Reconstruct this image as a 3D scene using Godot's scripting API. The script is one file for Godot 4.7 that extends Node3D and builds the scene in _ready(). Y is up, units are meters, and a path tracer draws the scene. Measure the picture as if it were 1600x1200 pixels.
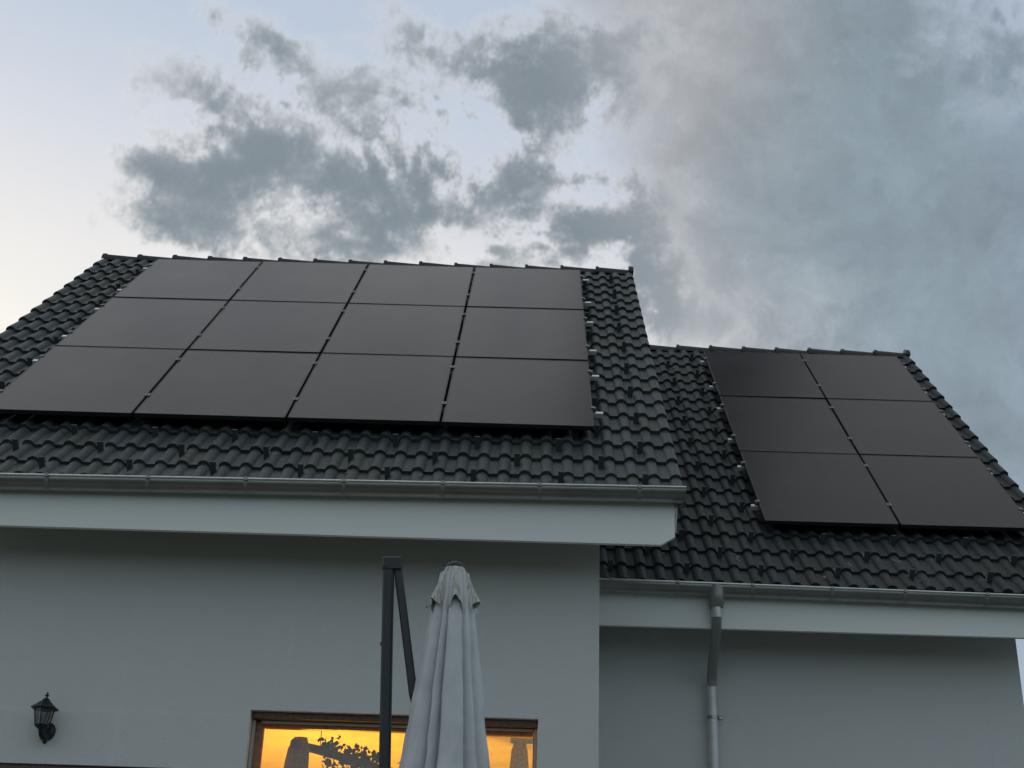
extends Node3D

# ------------------------------------------------------------------ the place, in metres; the eye is at (0, EYE, 0)
const EYE := 1.5
const SLOPE := 0.7732                     # roof pitch, radians
const PANEL_W := 1.134
const PANEL_H := 1.705
const STEP_X := 1.154                     # panel pitch along the eave
const STEP_S := 1.735                     # panel pitch up the slope
const LEFT_AT := Vector3(-4.1636, 4.6138 + EYE, -9.7774)     # lower left panel corner, left roof
const RIGHT_AT := Vector3(1.969, 4.6022 + EYE, -11.5343)     # the same, right roof
const TILE_W := 0.301
const GAUGE := 0.335
const TILE_LEN := 0.405
const EAVE_S := -1.06
const RIDGE_S := 5.735
const BASE := 0.16                       # glass plane to tile plane
const WALL_Z := -9.74
const WING_Z := -11.49
const FLOOR_Y := 0.25 + EYE

var rng := RandomNumberGenerator.new()
var mats := {}

# ------------------------------------------------------------------ nodes
func thing(called: String, label: String, category: String, xf: Transform3D, group := "") -> Node3D:
	var o := Node3D.new()
	o.name = called
	add_child(o, true)
	o.transform = xf
	o.set_meta("label", label)
	o.set_meta("category", category)
	if group != "":
		o.set_meta("group", group)
	return o

func part(called: String, mesh: Mesh, mat: Material, parent: Node3D, xf: Transform3D) -> MeshInstance3D:   # xf is in the parent's axes
	var o := MeshInstance3D.new()
	o.name = called
	o.mesh = mesh
	o.material_override = null
	if mat:
		for i in mesh.get_surface_count():
			o.set_surface_override_material(i, mat)
	parent.add_child(o, true)
	o.transform = xf
	return o

func world_part(called: String, mesh: Mesh, mat: Material, parent: Node3D, at := Vector3.ZERO) -> MeshInstance3D:   # mesh in world axes round «at»
	return part(called, mesh, mat, parent, parent.global_transform.affine_inverse() * Transform3D(Basis(), at))

# ------------------------------------------------------------------ shapes
func start(smooth := false) -> SurfaceTool:
	var st := SurfaceTool.new()
	st.begin(Mesh.PRIMITIVE_TRIANGLES)
	st.set_smooth_group(0 if smooth else -1)
	return st

func done(st: SurfaceTool) -> ArrayMesh:
	st.generate_normals()
	return st.commit()

func quad(st: SurfaceTool, a: Vector3, b: Vector3, c: Vector3, d: Vector3) -> void:   # counter-clockwise as seen from outside
	for p in [a, c, b, a, d, c]:
		st.add_vertex(p)

func tri(st: SurfaceTool, a: Vector3, b: Vector3, c: Vector3) -> void:
	for p in [a, c, b]:
		st.add_vertex(p)

func box(st: SurfaceTool, lo: Vector3, hi: Vector3, xf := Transform3D()) -> void:
	var p := []
	for i in 8:
		p.append(xf * Vector3(hi.x if i & 1 else lo.x, hi.y if i & 2 else lo.y, hi.z if i & 4 else lo.z))
	quad(st, p[4], p[5], p[7], p[6]); quad(st, p[1], p[0], p[2], p[3])
	quad(st, p[5], p[1], p[3], p[7]); quad(st, p[0], p[4], p[6], p[2])
	quad(st, p[6], p[7], p[3], p[2]); quad(st, p[0], p[1], p[5], p[4])

func bevel_box(st: SurfaceTool, lo: Vector3, hi: Vector3, b: float, xf := Transform3D()) -> void:   # a box with chamfered edges
	var c := (lo + hi) / 2
	var h := (hi - lo) / 2
	var v := func(sx, sy, sz, axis):
		var q := Vector3(sx * h.x, sy * h.y, sz * h.z)
		for k in 3:
			if k != axis:
				q[k] -= b * signf(q[k])
		return xf * (c + q)
	for axis in 3:
		var i := (axis + 1) % 3
		var j := (axis + 2) % 3
		for s in [-1, 1]:
			var r := []
			for t in [[-1, -1], [1, -1], [1, 1], [-1, 1]]:
				var g := [0, 0, 0]
				g[axis] = s; g[i] = t[0]; g[j] = t[1]
				r.append(v.call(g[0], g[1], g[2], axis))
			if s > 0:
				quad(st, r[0], r[1], r[2], r[3])
			else:
				quad(st, r[3], r[2], r[1], r[0])
		for si in [-1, 1]:
			for sj in [-1, 1]:
				var r2 := []
				for e in [[-1, i], [1, i], [1, j], [-1, j]]:
					var g := [0, 0, 0]
					g[axis] = e[0]; g[i] = si; g[j] = sj
					# the end corners pulled in along the axis too
					var q := Vector3(g[0] * h.x, g[1] * h.y, g[2] * h.z)
					for k in 3:
						if k != e[1]:
							q[k] -= b * signf(q[k])
					r2.append(xf * (c + q))
				if si * sj > 0:
					quad(st, r2[0], r2[3], r2[2], r2[1]) if false else quad(st, r2[3], r2[0], r2[1], r2[2])
				else:
					quad(st, r2[2], r2[1], r2[0], r2[3])
	for sx in [-1, 1]:
		for sy in [-1, 1]:
			for sz in [-1, 1]:
				var a: Vector3 = v.call(sx, sy, sz, 0)
				var bb: Vector3 = v.call(sx, sy, sz, 1)
				var cc: Vector3 = v.call(sx, sy, sz, 2)
				if sx * sy * sz > 0:
					tri(st, a, bb, cc)
				else:
					tri(st, a, cc, bb)

func bbox_mesh(lo: Vector3, hi: Vector3, b: float) -> ArrayMesh:
	var st := start()
	bevel_box(st, lo, hi, b)
	return done(st)

func grid(st: SurfaceTool, rows: Array, flip := false, closed := false) -> void:
	var n: int = rows[0].size()
	for i in rows.size() - 1:
		for j in (n if closed else n - 1):
			var k := (j + 1) % n
			if flip:
				quad(st, rows[i][j], rows[i][k], rows[i + 1][k], rows[i + 1][j])
			else:
				quad(st, rows[i][j], rows[i + 1][j], rows[i + 1][k], rows[i][k])

func ring(c: Vector3, u: Vector3, w: Vector3, r: float, n: int) -> Array:
	var out := []
	for k in n:
		var a := TAU * k / n
		out.append(c + (u * cos(a) + w * sin(a)) * r)
	return out

func tube(st: SurfaceTool, pts: Array, radii: Variant, n := 12, caps := true) -> void:
	var up := Vector3(0.13, 0.2, 0.97)
	var rows := []
	for i in pts.size():
		var t: Vector3 = (pts[mini(i + 1, pts.size() - 1)] - pts[maxi(i - 1, 0)]).normalized()
		var u := t.cross(up).normalized()
		up = u.cross(t).normalized()
		var r: float = radii[i] if radii is Array else radii
		rows.append(ring(pts[i], u, up, r, n))
	grid(st, rows, false, true)
	if caps:
		st.set_smooth_group(-1)
		for e in [0, rows.size() - 1]:
			for j in n:
				var k := (j + 1) % n
				if e == 0:
					tri(st, pts[e], rows[e][j], rows[e][k])
				else:
					tri(st, pts[e], rows[e][k], rows[e][j])

func lathe(st: SurfaceTool, prof: Array, n: int, c := Vector3.ZERO, turn := 0.0) -> void:   # profile of (radius, height) from the top down
	var rows := []
	for p in prof:
		var r := []
		for k in n:
			var a := TAU * k / n + turn
			r.append(c + Vector3(cos(a) * p[0], p[1], sin(a) * p[0]))
		rows.append(r)
	grid(st, rows, true, true)

# ------------------------------------------------------------------ materials
func lin(r: float, g: float, b: float) -> Color:
	return Color(r, g, b).linear_to_srgb()

func noise_tex(freq: float, octaves: int, stops: Array, as_normal := false, size := 512, seed_ := 1) -> NoiseTexture2D:
	var n := FastNoiseLite.new()
	n.noise_type = FastNoiseLite.TYPE_SIMPLEX_SMOOTH
	n.frequency = freq
	n.fractal_octaves = octaves
	n.seed = seed_
	var t := NoiseTexture2D.new()
	t.width = size
	t.height = size
	t.seamless = true
	t.seamless_blend_skirt = clampf(0.006 / freq, 0.012, 0.1)
	t.noise = n
	if as_normal:
		t.as_normal_map = true
		t.bump_strength = 4.0
	elif stops.size():
		var g := Gradient.new()
		g.offsets = PackedFloat32Array(stops.map(func(s): return s[0]))
		g.colors = PackedColorArray(stops.map(func(s): return s[1]))
		t.color_ramp = g
	return t

func plain(color: Color, rough: float, metal := 0.0, spec := 0.5) -> StandardMaterial3D:
	var m := StandardMaterial3D.new()
	m.albedo_color = color
	m.roughness = rough
	m.metallic = metal
	m.metallic_specular = spec
	return m

func worn(color: Color, rough: float, metal: float, tex: Texture2D, scale: float, bump: Texture2D = null, bump_cm := 0.0, spec := 0.5) -> StandardMaterial3D:
	var m := plain(color, rough, metal, spec)
	m.albedo_texture = tex
	m.uv1_triplanar = true
	m.uv1_world_triplanar = true
	m.uv1_scale = Vector3.ONE * scale
	if bump:
		m.heightmap_enabled = true
		m.heightmap_texture = bump
		m.heightmap_scale = bump_cm
	return m

func grey(v: float) -> Color:
	return Color(v, v, v)

func make_materials() -> void:
	var mottled := noise_tex(0.012, 5, [[0.0, grey(0.72)], [0.35, grey(0.86)], [0.6, grey(0.97)], [1.0, grey(1.0)]], false, 512, 3)
	var faint := noise_tex(0.008, 4, [[0.0, grey(0.9)], [0.5, grey(0.96)], [1.0, grey(1.0)]], false, 512, 5)
	var grain := noise_tex(0.09, 4, [], false, 512, 7)
	var lichen := noise_tex(0.022, 5, [[0.0, grey(0.55)], [0.4, grey(0.78)], [0.74, grey(0.95)], [0.8, Color(1.0, 0.99, 0.93)], [0.87, Color(1.0, 0.98, 0.86)]], false, 1024, 11)
	var even := noise_tex(0.22, 3, [[0.0, grey(0.9)], [0.5, grey(0.96)], [1.0, grey(1.0)]], false, 1024, 15)
	mats.stucco = worn(lin(0.725, 0.748, 0.74), 0.95, 0.0, even, 0.25, null, 0.0, 0.3)
	mats.stucco.heightmap_enabled = true
	mats.stucco.heightmap_texture = noise_tex(0.16, 3, [], false, 1024, 17)
	mats.stucco.heightmap_scale = 0.5
	mats.stucco.uv1_scale = Vector3.ONE * 0.9
	mats.fascia = worn(lin(0.86, 0.88, 0.86), 0.6, 0.0, even, 0.6)
	mats.deck = worn(lin(0.1, 0.085, 0.07), 0.9, 0.0, mottled, 1.5)
	mats.zinc = worn(lin(0.33, 0.335, 0.325), 0.3, 0.85, faint, 1.3)
	mats.zinc_bright = worn(lin(0.68, 0.7, 0.7), 0.38, 0.8, faint, 2.0)
	mats.dull_zinc = plain(lin(0.27, 0.275, 0.265), 0.5, 0.6)
	mats.pipe = worn(lin(0.62, 0.63, 0.625), 0.45, 0.4, faint, 2.0)
	mats.aluminium = plain(lin(0.85, 0.86, 0.86), 0.35, 0.6)
	mats.clamp = plain(lin(0.24, 0.25, 0.26), 0.45, 0.6)
	mats.black_frame = plain(lin(0.018, 0.018, 0.02), 0.38, 0.3)
	mats.tiles = []
	mats.wing_tiles = []
	for tone in [[0.84, 0.0], [0.95, 0.1], [1.02, 0.7], [1.1, 0.0], [1.2, 0.3]]:      # brightness, how brown with age
		var v: float = tone[0]
		var q: float = tone[1]
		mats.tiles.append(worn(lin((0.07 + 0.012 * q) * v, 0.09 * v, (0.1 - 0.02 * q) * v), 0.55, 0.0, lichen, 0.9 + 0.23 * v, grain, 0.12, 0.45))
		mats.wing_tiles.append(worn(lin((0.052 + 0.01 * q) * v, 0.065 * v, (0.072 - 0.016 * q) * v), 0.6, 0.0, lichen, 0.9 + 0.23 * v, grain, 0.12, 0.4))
	mats.lichen = plain(lin(0.2, 0.2, 0.14), 0.95, 0.0, 0.2)
	mats.hook = plain(lin(0.055, 0.066, 0.072), 0.5, 0.1)
	mats.ridge = worn(lin(0.04, 0.045, 0.048), 0.65, 0.0, lichen, 1.0, grain, 0.12)
	mats.dark_metal = worn(lin(0.03, 0.037, 0.042), 0.5, 0.25, faint, 2.0)
	mats.wood_frame = worn(lin(0.36, 0.15, 0.09), 0.5, 0.0, mottled, 3.0)
	mats.shutter_box = worn(lin(0.13, 0.075, 0.055), 0.55, 0.0, mottled, 3.0)
	mats.pale_rail = plain(lin(0.35, 0.35, 0.34), 0.5)
	mats.black = plain(lin(0.012, 0.013, 0.015), 0.4)
	mats.lantern = worn(lin(0.016, 0.024, 0.026), 0.45, 0.3, mottled, 6.0)
	mats.room = worn(lin(0.75, 0.62, 0.42), 0.9, 0.0, faint, 0.7)
	mats.beam = worn(lin(0.04, 0.025, 0.012), 0.8, 0.0, mottled, 3.0, null, 0.0, 0.08)
	mats.leaf = plain(lin(0.015, 0.022, 0.01), 0.9, 0.0, 0.1)
	mats.drape = worn(lin(0.13, 0.105, 0.07), 0.95, 0.0, mottled, 4.0, null, 0.0, 0.1)
	mats.grey_drape = worn(lin(0.4, 0.4, 0.55), 0.95, 0.0, mottled, 4.0)
	var weave := noise_tex(0.2, 2, [], false, 512, 21)
	mats.canvas = worn(lin(0.62, 0.635, 0.65), 0.9, 0.0, faint, 1.2, weave, 0.06, 0.3)
	mats.canvas.backlight_enabled = true
	mats.canvas.backlight = Color(0.08, 0.08, 0.08)
	var streaks := noise_tex(0.02, 5, [[0.0, grey(0.6)], [0.45, grey(0.85)], [0.7, grey(1.0)]], false, 512, 23)
	mats.cap_canvas = worn(lin(0.6, 0.6, 0.57), 0.92, 0.0, streaks, 2.5, weave, 0.06, 0.3)
	mats.cap_canvas.uv1_scale = Vector3(6.0, 1.2, 6.0)
	mats.grass = worn(lin(0.045, 0.075, 0.025), 0.95, 0.0, mottled, 0.4)
	mats.paving = worn(lin(0.2, 0.19, 0.18), 0.9, 0.0, mottled, 0.8)
	# satin module glass: near-black cells, fine silver fingers, hardly visible
	var img := Image.create(384, 576, false, Image.FORMAT_RGB8)
	var dust := FastNoiseLite.new()
	dust.seed = 12
	dust.frequency = 0.012
	dust.fractal_octaves = 5
	for y in 576:
		for x in 384:
			var edge := 1.0 if (x % 64 < 2 or y % 32 < 2) else 0.0
			var bus := 0.6 if x % 6 == 3 else 0.0
			var c := 0.106 + 0.075 * edge + 0.015 * bus + 0.02 * dust.get_noise_2d(x, y * 0.7) + 0.03 * smoothstep(540.0, 576.0, y + 20.0 * dust.get_noise_2d(x * 3.0, 0.0))
			img.set_pixel(x, y, Color(c * 1.06, c * 0.985, c))
	var cell := ImageTexture.create_from_image(img)
	mats.glass_panes = []
	for k in 4:
		var m := plain(grey(1.0), 0.2 + 0.02 * k, 0.0, [0.32, 0.335, 0.35, 0.365][k])
		m.albedo_texture = cell
		m.albedo_color = grey(0.94 + 0.02 * k)
		m.roughness_texture = noise_tex(0.006, 4, [[0.0, grey(0.8)], [1.0, grey(1.0)]], false, 256, 31 + k)
		m.roughness = 0.2 + 0.025 * k
		mats.glass_panes.append(m)
	var pane := StandardMaterial3D.new()
	pane.transparency = BaseMaterial3D.TRANSPARENCY_ALPHA
	pane.albedo_color = Color(0.9, 0.95, 0.95, 0.05)
	pane.roughness = 0.02
	mats.pane = pane
	var frosted := StandardMaterial3D.new()
	frosted.transparency = BaseMaterial3D.TRANSPARENCY_ALPHA
	frosted.albedo_color = Color(0.3, 0.34, 0.33, 0.45)
	frosted.roughness = 0.12
	mats.lantern_glass = frosted
	var bulb := plain(lin(1.0, 0.6, 0.2), 0.5)
	bulb.emission_enabled = true
	bulb.emission = lin(1.0, 0.5, 0.12)
	bulb.emission_energy_multiplier = 3.0
	mats.bulb = bulb

# ------------------------------------------------------------------ sky
func smooth(a: float, b: float, x: float) -> float:
	return smoothstep(a, b, x)

func make_sky() -> ImageTexture:
	# clouds of this evening: azimuth (from -z towards +x) and elevation in degrees, half widths, tilt, thickness
	var clouds := [
		[-15.51, 34.92, 2.02, 1.77, 0, 1.0], [-16.06, 32.37, 2.02, 1.39, 0, 0.95], [-18.16, 33.58, 1.39, 0.51, -10, 0.6], [-15.0, 31.22, 1.64, 0.63, 0, 0.75],
		[-13.95, 33.55, 1.26, 1.01, 0, 0.5], [-10.07, 34.46, 1.89, 1.06, 10, 0.95], [-11.83, 36.16, 1.39, 0.96, 35, 0.55], [-7.94, 35.57, 0.96, 1.14, 0, 0.6],
		[-13.38, 37.3, 1.52, 0.76, 0, 0.3], [-8.66, 33.9, 1.52, 0.63, 0, 0.5], [-14.16, 39.08, 1.57, 0.76, 0, 0.6], [-15.23, 38.24, 1.14, 0.63, 0, 0.3],
		[-16.61, 39.7, 1.01, 0.63, 0, 0.3], [-0.74, 39.39, 1.52, 1.14, 45, 0.85], [1.05, 38.09, 1.52, 1.01, 0, 0.75], [2.93, 38.94, 1.14, 0.88, 0, 0.6],
		[0.61, 36.87, 1.89, 1.01, 0, 0.5], [-1.61, 37.79, 1.01, 1.26, 0, 0.45], [-4.96, 36.53, 1.52, 1.26, 0, 0.35], [-3.46, 35.06, 1.64, 0.66, 0, 0.5],
		[-1.44, 34.47, 1.52, 0.56, 0, 0.6], [-6.2, 33.36, 1.39, 0.88, 0, 0.55], [-6.98, 32.17, 1.14, 0.76, 0, 0.5], [-4.71, 33.45, 1.01, 0.51, 0, 0.35],
		[4.15, 32.54, 1.52, 1.64, 0, 0.8], [5.61, 31.27, 1.39, 1.52, 30, 0.8], [6.44, 29.63, 1.39, 1.01, 0, 0.75], [1.78, 32.62, 1.26, 0.63, 0, 0.55],
		[3.11, 34.41, 1.14, 1.01, 0, 0.45], [8.42, 29.31, 0.71, 0.63, 0, 0.6], [4.91, 33.65, 1.01, 1.52, 0, 0.5], [-4.31, 40.09, 2.27, 1.01, 0, 0.25],
		[-1.0, 40.6, 2.4, 0.8, 0, 0.45], [3.0, 40.6, 2.6, 1.0, 0, 0.4], [-3.4, 38.6, 0.9, 0.7, 0, 0.35], [4.6, 37.2, 1.4, 1.2, 0, 0.35], [-5.5, 35.3, 1.6, 1.4, 20, 0.45], [0.2, 33.6, 1.2, 0.5, 0, 0.4], [-8.9, 31.2, 1.0, 0.5, 0, 0.4], [-2.2, 36.0, 2.2, 1.6, 0, 0.3], [1.6, 35.6, 1.8, 0.7, 0, 0.35], [-12.2, 31.6, 1.4, 0.8, 0, 0.35], [-9.2, 32.3, 1.2, 0.6, 30, 0.4], [-12.6, 38.2, 1.6, 0.9, 0, 0.2]]
	var W := 4096
	var H := 2048
	var per := W / 360.0
	var a0 := -34.0
	var e0 := 8.0
	var nw := int(68 * per)
	var nh := int(40 * per)
	# thickness of the placed clouds, coarse
	var cw := 204
	var ch := 120
	var field := Image.create(cw, ch, false, Image.FORMAT_RF)
	for j in ch:
		for i in cw:
			var az := a0 + 68.0 * (i + 0.5) / cw
			var el := e0 + 40.0 * (j + 0.5) / ch
			var sum := 0.0
			for c in clouds:
				var dx: float = (az - c[0]) * cos(deg_to_rad(el))
				var dy: float = el - c[1]
				if absf(dx) > 6.0 or absf(dy) > 6.0:
					continue
				var t := deg_to_rad(c[4])
				var u: float = (dx * cos(t) + dy * sin(t)) / c[2]
				var v: float = (dy * cos(t) - dx * sin(t)) / c[3]
				sum += c[5] * exp(-0.8 * (u * u + v * v))
			field.set_pixel(i, j, Color(minf(sum, 1.3), 0, 0))
	field.resize(nw, nh, Image.INTERPOLATE_CUBIC)
	var n1 := FastNoiseLite.new()
	n1.noise_type = FastNoiseLite.TYPE_SIMPLEX_SMOOTH
	n1.frequency = 14.0
	n1.fractal_octaves = 7
	n1.fractal_gain = 0.54
	n1.domain_warp_enabled = true
	n1.domain_warp_amplitude = 0.05
	n1.domain_warp_frequency = 9.0
	n1.domain_warp_fractal_octaves = 4
	n1.seed = 5
	var n2 := FastNoiseLite.new()
	n2.noise_type = FastNoiseLite.TYPE_SIMPLEX_SMOOTH
	n2.frequency = 3.2
	n2.fractal_octaves = 4
	n2.seed = 9
	var low := _sky_rows(n1, n2, null, -180.0, 0.0, 1024, 256, 1024.0 / 360.0)
	var base := Image.create(1024, 512, false, Image.FORMAT_RGB8)
	base.fill(Color(0.3, 0.31, 0.3))
	base.blit_rect(low, Rect2i(0, 0, 1024, 256), Vector2i.ZERO)
	base.resize(W, H, Image.INTERPOLATE_CUBIC)
	var fine := _sky_rows(n1, n2, field, a0, e0, nw, nh, per)
	# azimuth a0 lies at column W + a0 * per of the panorama, whose column 0 looks along -z
	var x0 := int(round(W / 2.0 + a0 * per))
	var top := int(round((90.0 - e0 - 40.0) * per))
	base.blit_rect(fine, Rect2i(0, 0, nw, nh), Vector2i(x0, top))
	return ImageTexture.create_from_image(base)

func _sky_rows(n1: FastNoiseLite, n2: FastNoiseLite, field: Image, a0: float, e0: float, w: int, h: int, per: float) -> Image:
	var data := PackedByteArray()
	data.resize(w * h * 3)
	var at := 0
	var dither := RandomNumberGenerator.new()
	dither.seed = 4
	for j in h:
		var el := e0 + (h - j - 0.5) / per
		var ce := cos(deg_to_rad(el))
		var se := sin(deg_to_rad(el))
		for i in w:
			var az := a0 + (i + 0.5) / per
			var ra := deg_to_rad(az)
			var d := Vector3(sin(ra) * ce, se * 1.2, -cos(ra) * ce)
			var fine := n1.get_noise_3dv(d)
			var other := n1.get_noise_3dv(d * 0.8 + Vector3(3.1, 7.7, 1.3))
			var broad := n2.get_noise_3dv(d)
			var mid := n1.get_noise_3dv(d * 0.42 + Vector3(11.0, 4.0, 2.0))
			# the clear evening air: pale blue above, cream low in the north-west
			var off := wrapf(az + 30.0, -180.0, 180.0)
			var glow := exp(-off * off / 1400.0)
			var warm := clampf(exp(-off * off / 500.0) * exp(-maxf(el - 25.5, 0.0) / 4.5) * 1.25, 0.0, 1.0)
			var day := 0.87 + 0.13 * (0.5 + 0.5 * cos(deg_to_rad(off)))          # a little dimmer away from the sunset
			var clear := Vector3(0.74, 0.79, 0.862)
			var lift := clampf((40.0 - el) / 10.0, 0.0, 1.0) * exp(-off * off / 2600.0)
			clear = clear.lerp(Vector3(0.9, 0.895, 0.915), lift)
			clear = clear.lerp(Vector3(0.955, 0.935, 0.925), clampf((33.5 - el) / 4.0, 0.0, 1.0) * exp(-(az + 5.0) * (az + 5.0) / 110.0) * 0.8)
			clear = clear.lerp(Vector3(0.85, 0.845, 0.84), smoothstep(44.0, 56.0, el) * 0.8)        # thin high cloud overhead
			clear = clear.lerp(Vector3(1.0, 0.985, 0.94), warm) * day
			# how thick the clouds are
			var dx := absf(az) - 24.0
			var dy := absf(el - 29.0) - 13.0
			var near := 1.0 - clampf(maxf(dx, dy) / 7.0, 0.0, 1.0)
			var placed := 0.0
			if field:
				var fi := clampi(i + int(per * (0.6 * broad + 1.2 * fine)), 0, w - 1)
				var fj := clampi(h - 1 - j + int(per * 0.8 * other), 0, h - 1)
				placed = field.get_pixel(fi, fj).r
			var general := clampf(0.24 + 0.95 * broad, 0.0, 1.0)
			var thick := lerpf(general, placed, near)
			var puff := thick * 0.78 + fine * (0.16 + 1.25 * minf(thick, 0.85)) + other * (0.14 + 0.6 * thick) - 0.12
			# the torn, mottled field over the ridge
			var fx := (az + 3.5) / 6.8
			var fy := (el - 34.6) / 3.6
			var torn := exp(-fx * fx - fy * fy) * near
			puff += torn * (1.2 * fine + 0.8 * other + 0.7 * mid + 0.3)
			var tau := maxf(0.0, puff) + 0.02 * log(1.0 + exp(-absf(puff) / 0.02))
			tau *= clampf(1.0 + 1.1 * mid + 1.0 * other + 0.5 * fine, 0.3, 1.8)
			var alpha := 1.0 - exp(-6.0 * tau)
			var through := exp(-2.3 * tau)
			var wisp := smoothstep(0.05, 0.65, fine * 0.9 + other * 0.6 + 0.10) * smoothstep(-22.0, -8.0, az) * (0.35 + 0.65 * smoothstep(40.0, 36.0, el))
			var body := alpha
			# the broad grey sheet in the north-east
			var reach := az + 3.2 * fine + 3.0 * broad + 2.0 * other + (minf(el, 43.0) - 33.0) * 0.42 - maxf(0.0, el - 48.0) * 0.12
			var sheet := smoothstep(2.5, 8.5, reach)
			sheet *= 1.0 - 0.8 * smoothstep(17.5, 23.0, az + 5.0 * broad + 4.0 * fine) * smoothstep(36.0, 39.0, el + 3.0 * fine)
			sheet *= 1.0 - smoothstep(60.0, 90.0, absf(az - 14.0))
			var light := glow * 0.8 + 0.2
			var low := clampf((38.0 - el) / 8.0, 0.0, 1.0)
			var edge := Vector3(0.9, 0.9, 0.91).lerp(Vector3(0.985, 0.965, 0.95), light * low) * (0.4 + 0.6 * day)
			var dark := Vector3(0.515, 0.56, 0.595) * (0.3 + 0.7 * day)
			var c := clear.lerp(Vector3(0.72, 0.735, 0.765) * day, wisp * 0.5)
			c = c.lerp(dark.lerp(edge, through), alpha)
			var away := smoothstep(5.0, 16.0, az + 4.0 * broad)
			var streak := clampf(0.5 + 0.9 * other + 0.7 * fine, 0.0, 1.0)
			var sheet_color := Vector3(0.675, 0.685, 0.7).lerp(Vector3(0.525, 0.592, 0.635), away * 0.92)
			sheet_color = sheet_color.lerp(Vector3(0.57, 0.632, 0.702), smoothstep(18.0, 24.0, az) * 0.6) * (0.94 + 0.09 * streak + 0.11 * mid)
			var open := smoothstep(34.0, 27.5, el + 5.0 * other) * smoothstep(17.0, 8.0, az) * (0.25 + 0.75 * streak)
			sheet_color = sheet_color.lerp(Vector3(0.83, 0.835, 0.85), clampf(open * (0.55 + 1.3 * fine + 0.9 * other), 0.0, 0.9))
			sheet_color *= Vector3.ONE.lerp(Vector3(0.38, 0.365, 0.378), smoothstep(43.0, 58.0, el) * smoothstep(-2.0, 12.0, az + 3.0 * broad))            # thickest overhead
			c = c.lerp(sheet_color.lerp(c, 0.6 * body * (1.0 - away)), sheet * 0.95)
			if el < 24.0:
				c = c.lerp(Vector3(0.72, 0.78, 0.845), (1.0 - clampf((el - 12.0) / 12.0, 0.0, 1.0)) * 0.85 * smoothstep(10.0, 18.0, az))
			var east := clampf(absf(off) / 100.0 - 0.5, 0.0, 1.0)                  # the dusk side of the sky is bluer
			c *= Vector3(1.0, 1.0, 1.0).lerp(Vector3(1.025, 1.05, 1.03), east)
			for k in 3:
				data[at + k] = int(clampf(c[k] * 255.0 + dither.randf(), 0.0, 255.0))
			at += 3
	return Image.create_from_data(w, h, false, Image.FORMAT_RGB8, data)

# ------------------------------------------------------------------ roofs
func roof_axes(at: Vector3) -> Transform3D:      # x along the eave, y out of the roof, z down the slope
	var down := Vector3(0, -sin(SLOPE), cos(SLOPE))
	return Transform3D(Basis(Vector3.RIGHT, Vector3(0, cos(SLOPE), sin(SLOPE)), down), at)

func roll(x: float) -> float:
	var h := 0.0
	for c in [0.1105, 0.261]:
		var d := absf(x - c)
		if d < 0.044:
			h = maxf(h, 0.034 * pow(cos(d / 0.044 * PI / 2), 0.55))
	return h

func tile_mesh(from_x: float, to_x: float, skirt: int, warp: float) -> ArrayMesh:
	# local: z = 0 at the lower lip, -TILE_LEN at the head; y = 0 on the plane of the battens
	var xs := [from_x]
	for c in [0.1105, 0.261]:
		for o in [-0.05, -0.044, -0.038, -0.022, 0.0, 0.022, 0.038, 0.044, 0.05]:
			if c + o > from_x + 0.004 and c + o < to_x - 0.004:
				xs.append(c + o)
	xs.append(to_x)
	if skirt != 1:
		xs.append(to_x + 0.009)          # tucked under its neighbour
	var head := []
	var lip := []
	var under := []
	for x in xs:
		var r := roll(x)
		var w: float = warp * (x - 0.15) - (0.004 if x > to_x else 0.0)
		head.append(Vector3(x, r * 0.95 + 0.003 - (0.004 if x > to_x else 0.0), -TILE_LEN))
		lip.append(Vector3(x, r + 0.035 + w, 0.0))
		under.append(Vector3(x, r * 0.8 + 0.004 + w, -0.004))
	var st := start(true)
	grid(st, [head, lip], false)
	st.set_smooth_group(-1)
	grid(st, [lip, under], false)
	for s in [1, -1]:
		if skirt != s:
			continue
		var e := xs.size() - 1 if s > 0 else 0
		var a: Vector3 = head[e]
		var b: Vector3 = lip[e]
		var fall := Vector3(0, -0.11, 0)
		var push := Vector3(0.012 * s, 0, 0)
		if s > 0:
			quad(st, b, b + push + fall, a + push + fall, a)
			tri(st, b, b + fall - Vector3(0.02, 0, 0), b + push + fall)
		else:
			quad(st, a, a + push + fall, b + push + fall, b)
			tri(st, b, b + push + fall, b + fall + Vector3(0.02, 0, 0))
	return done(st)

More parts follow.
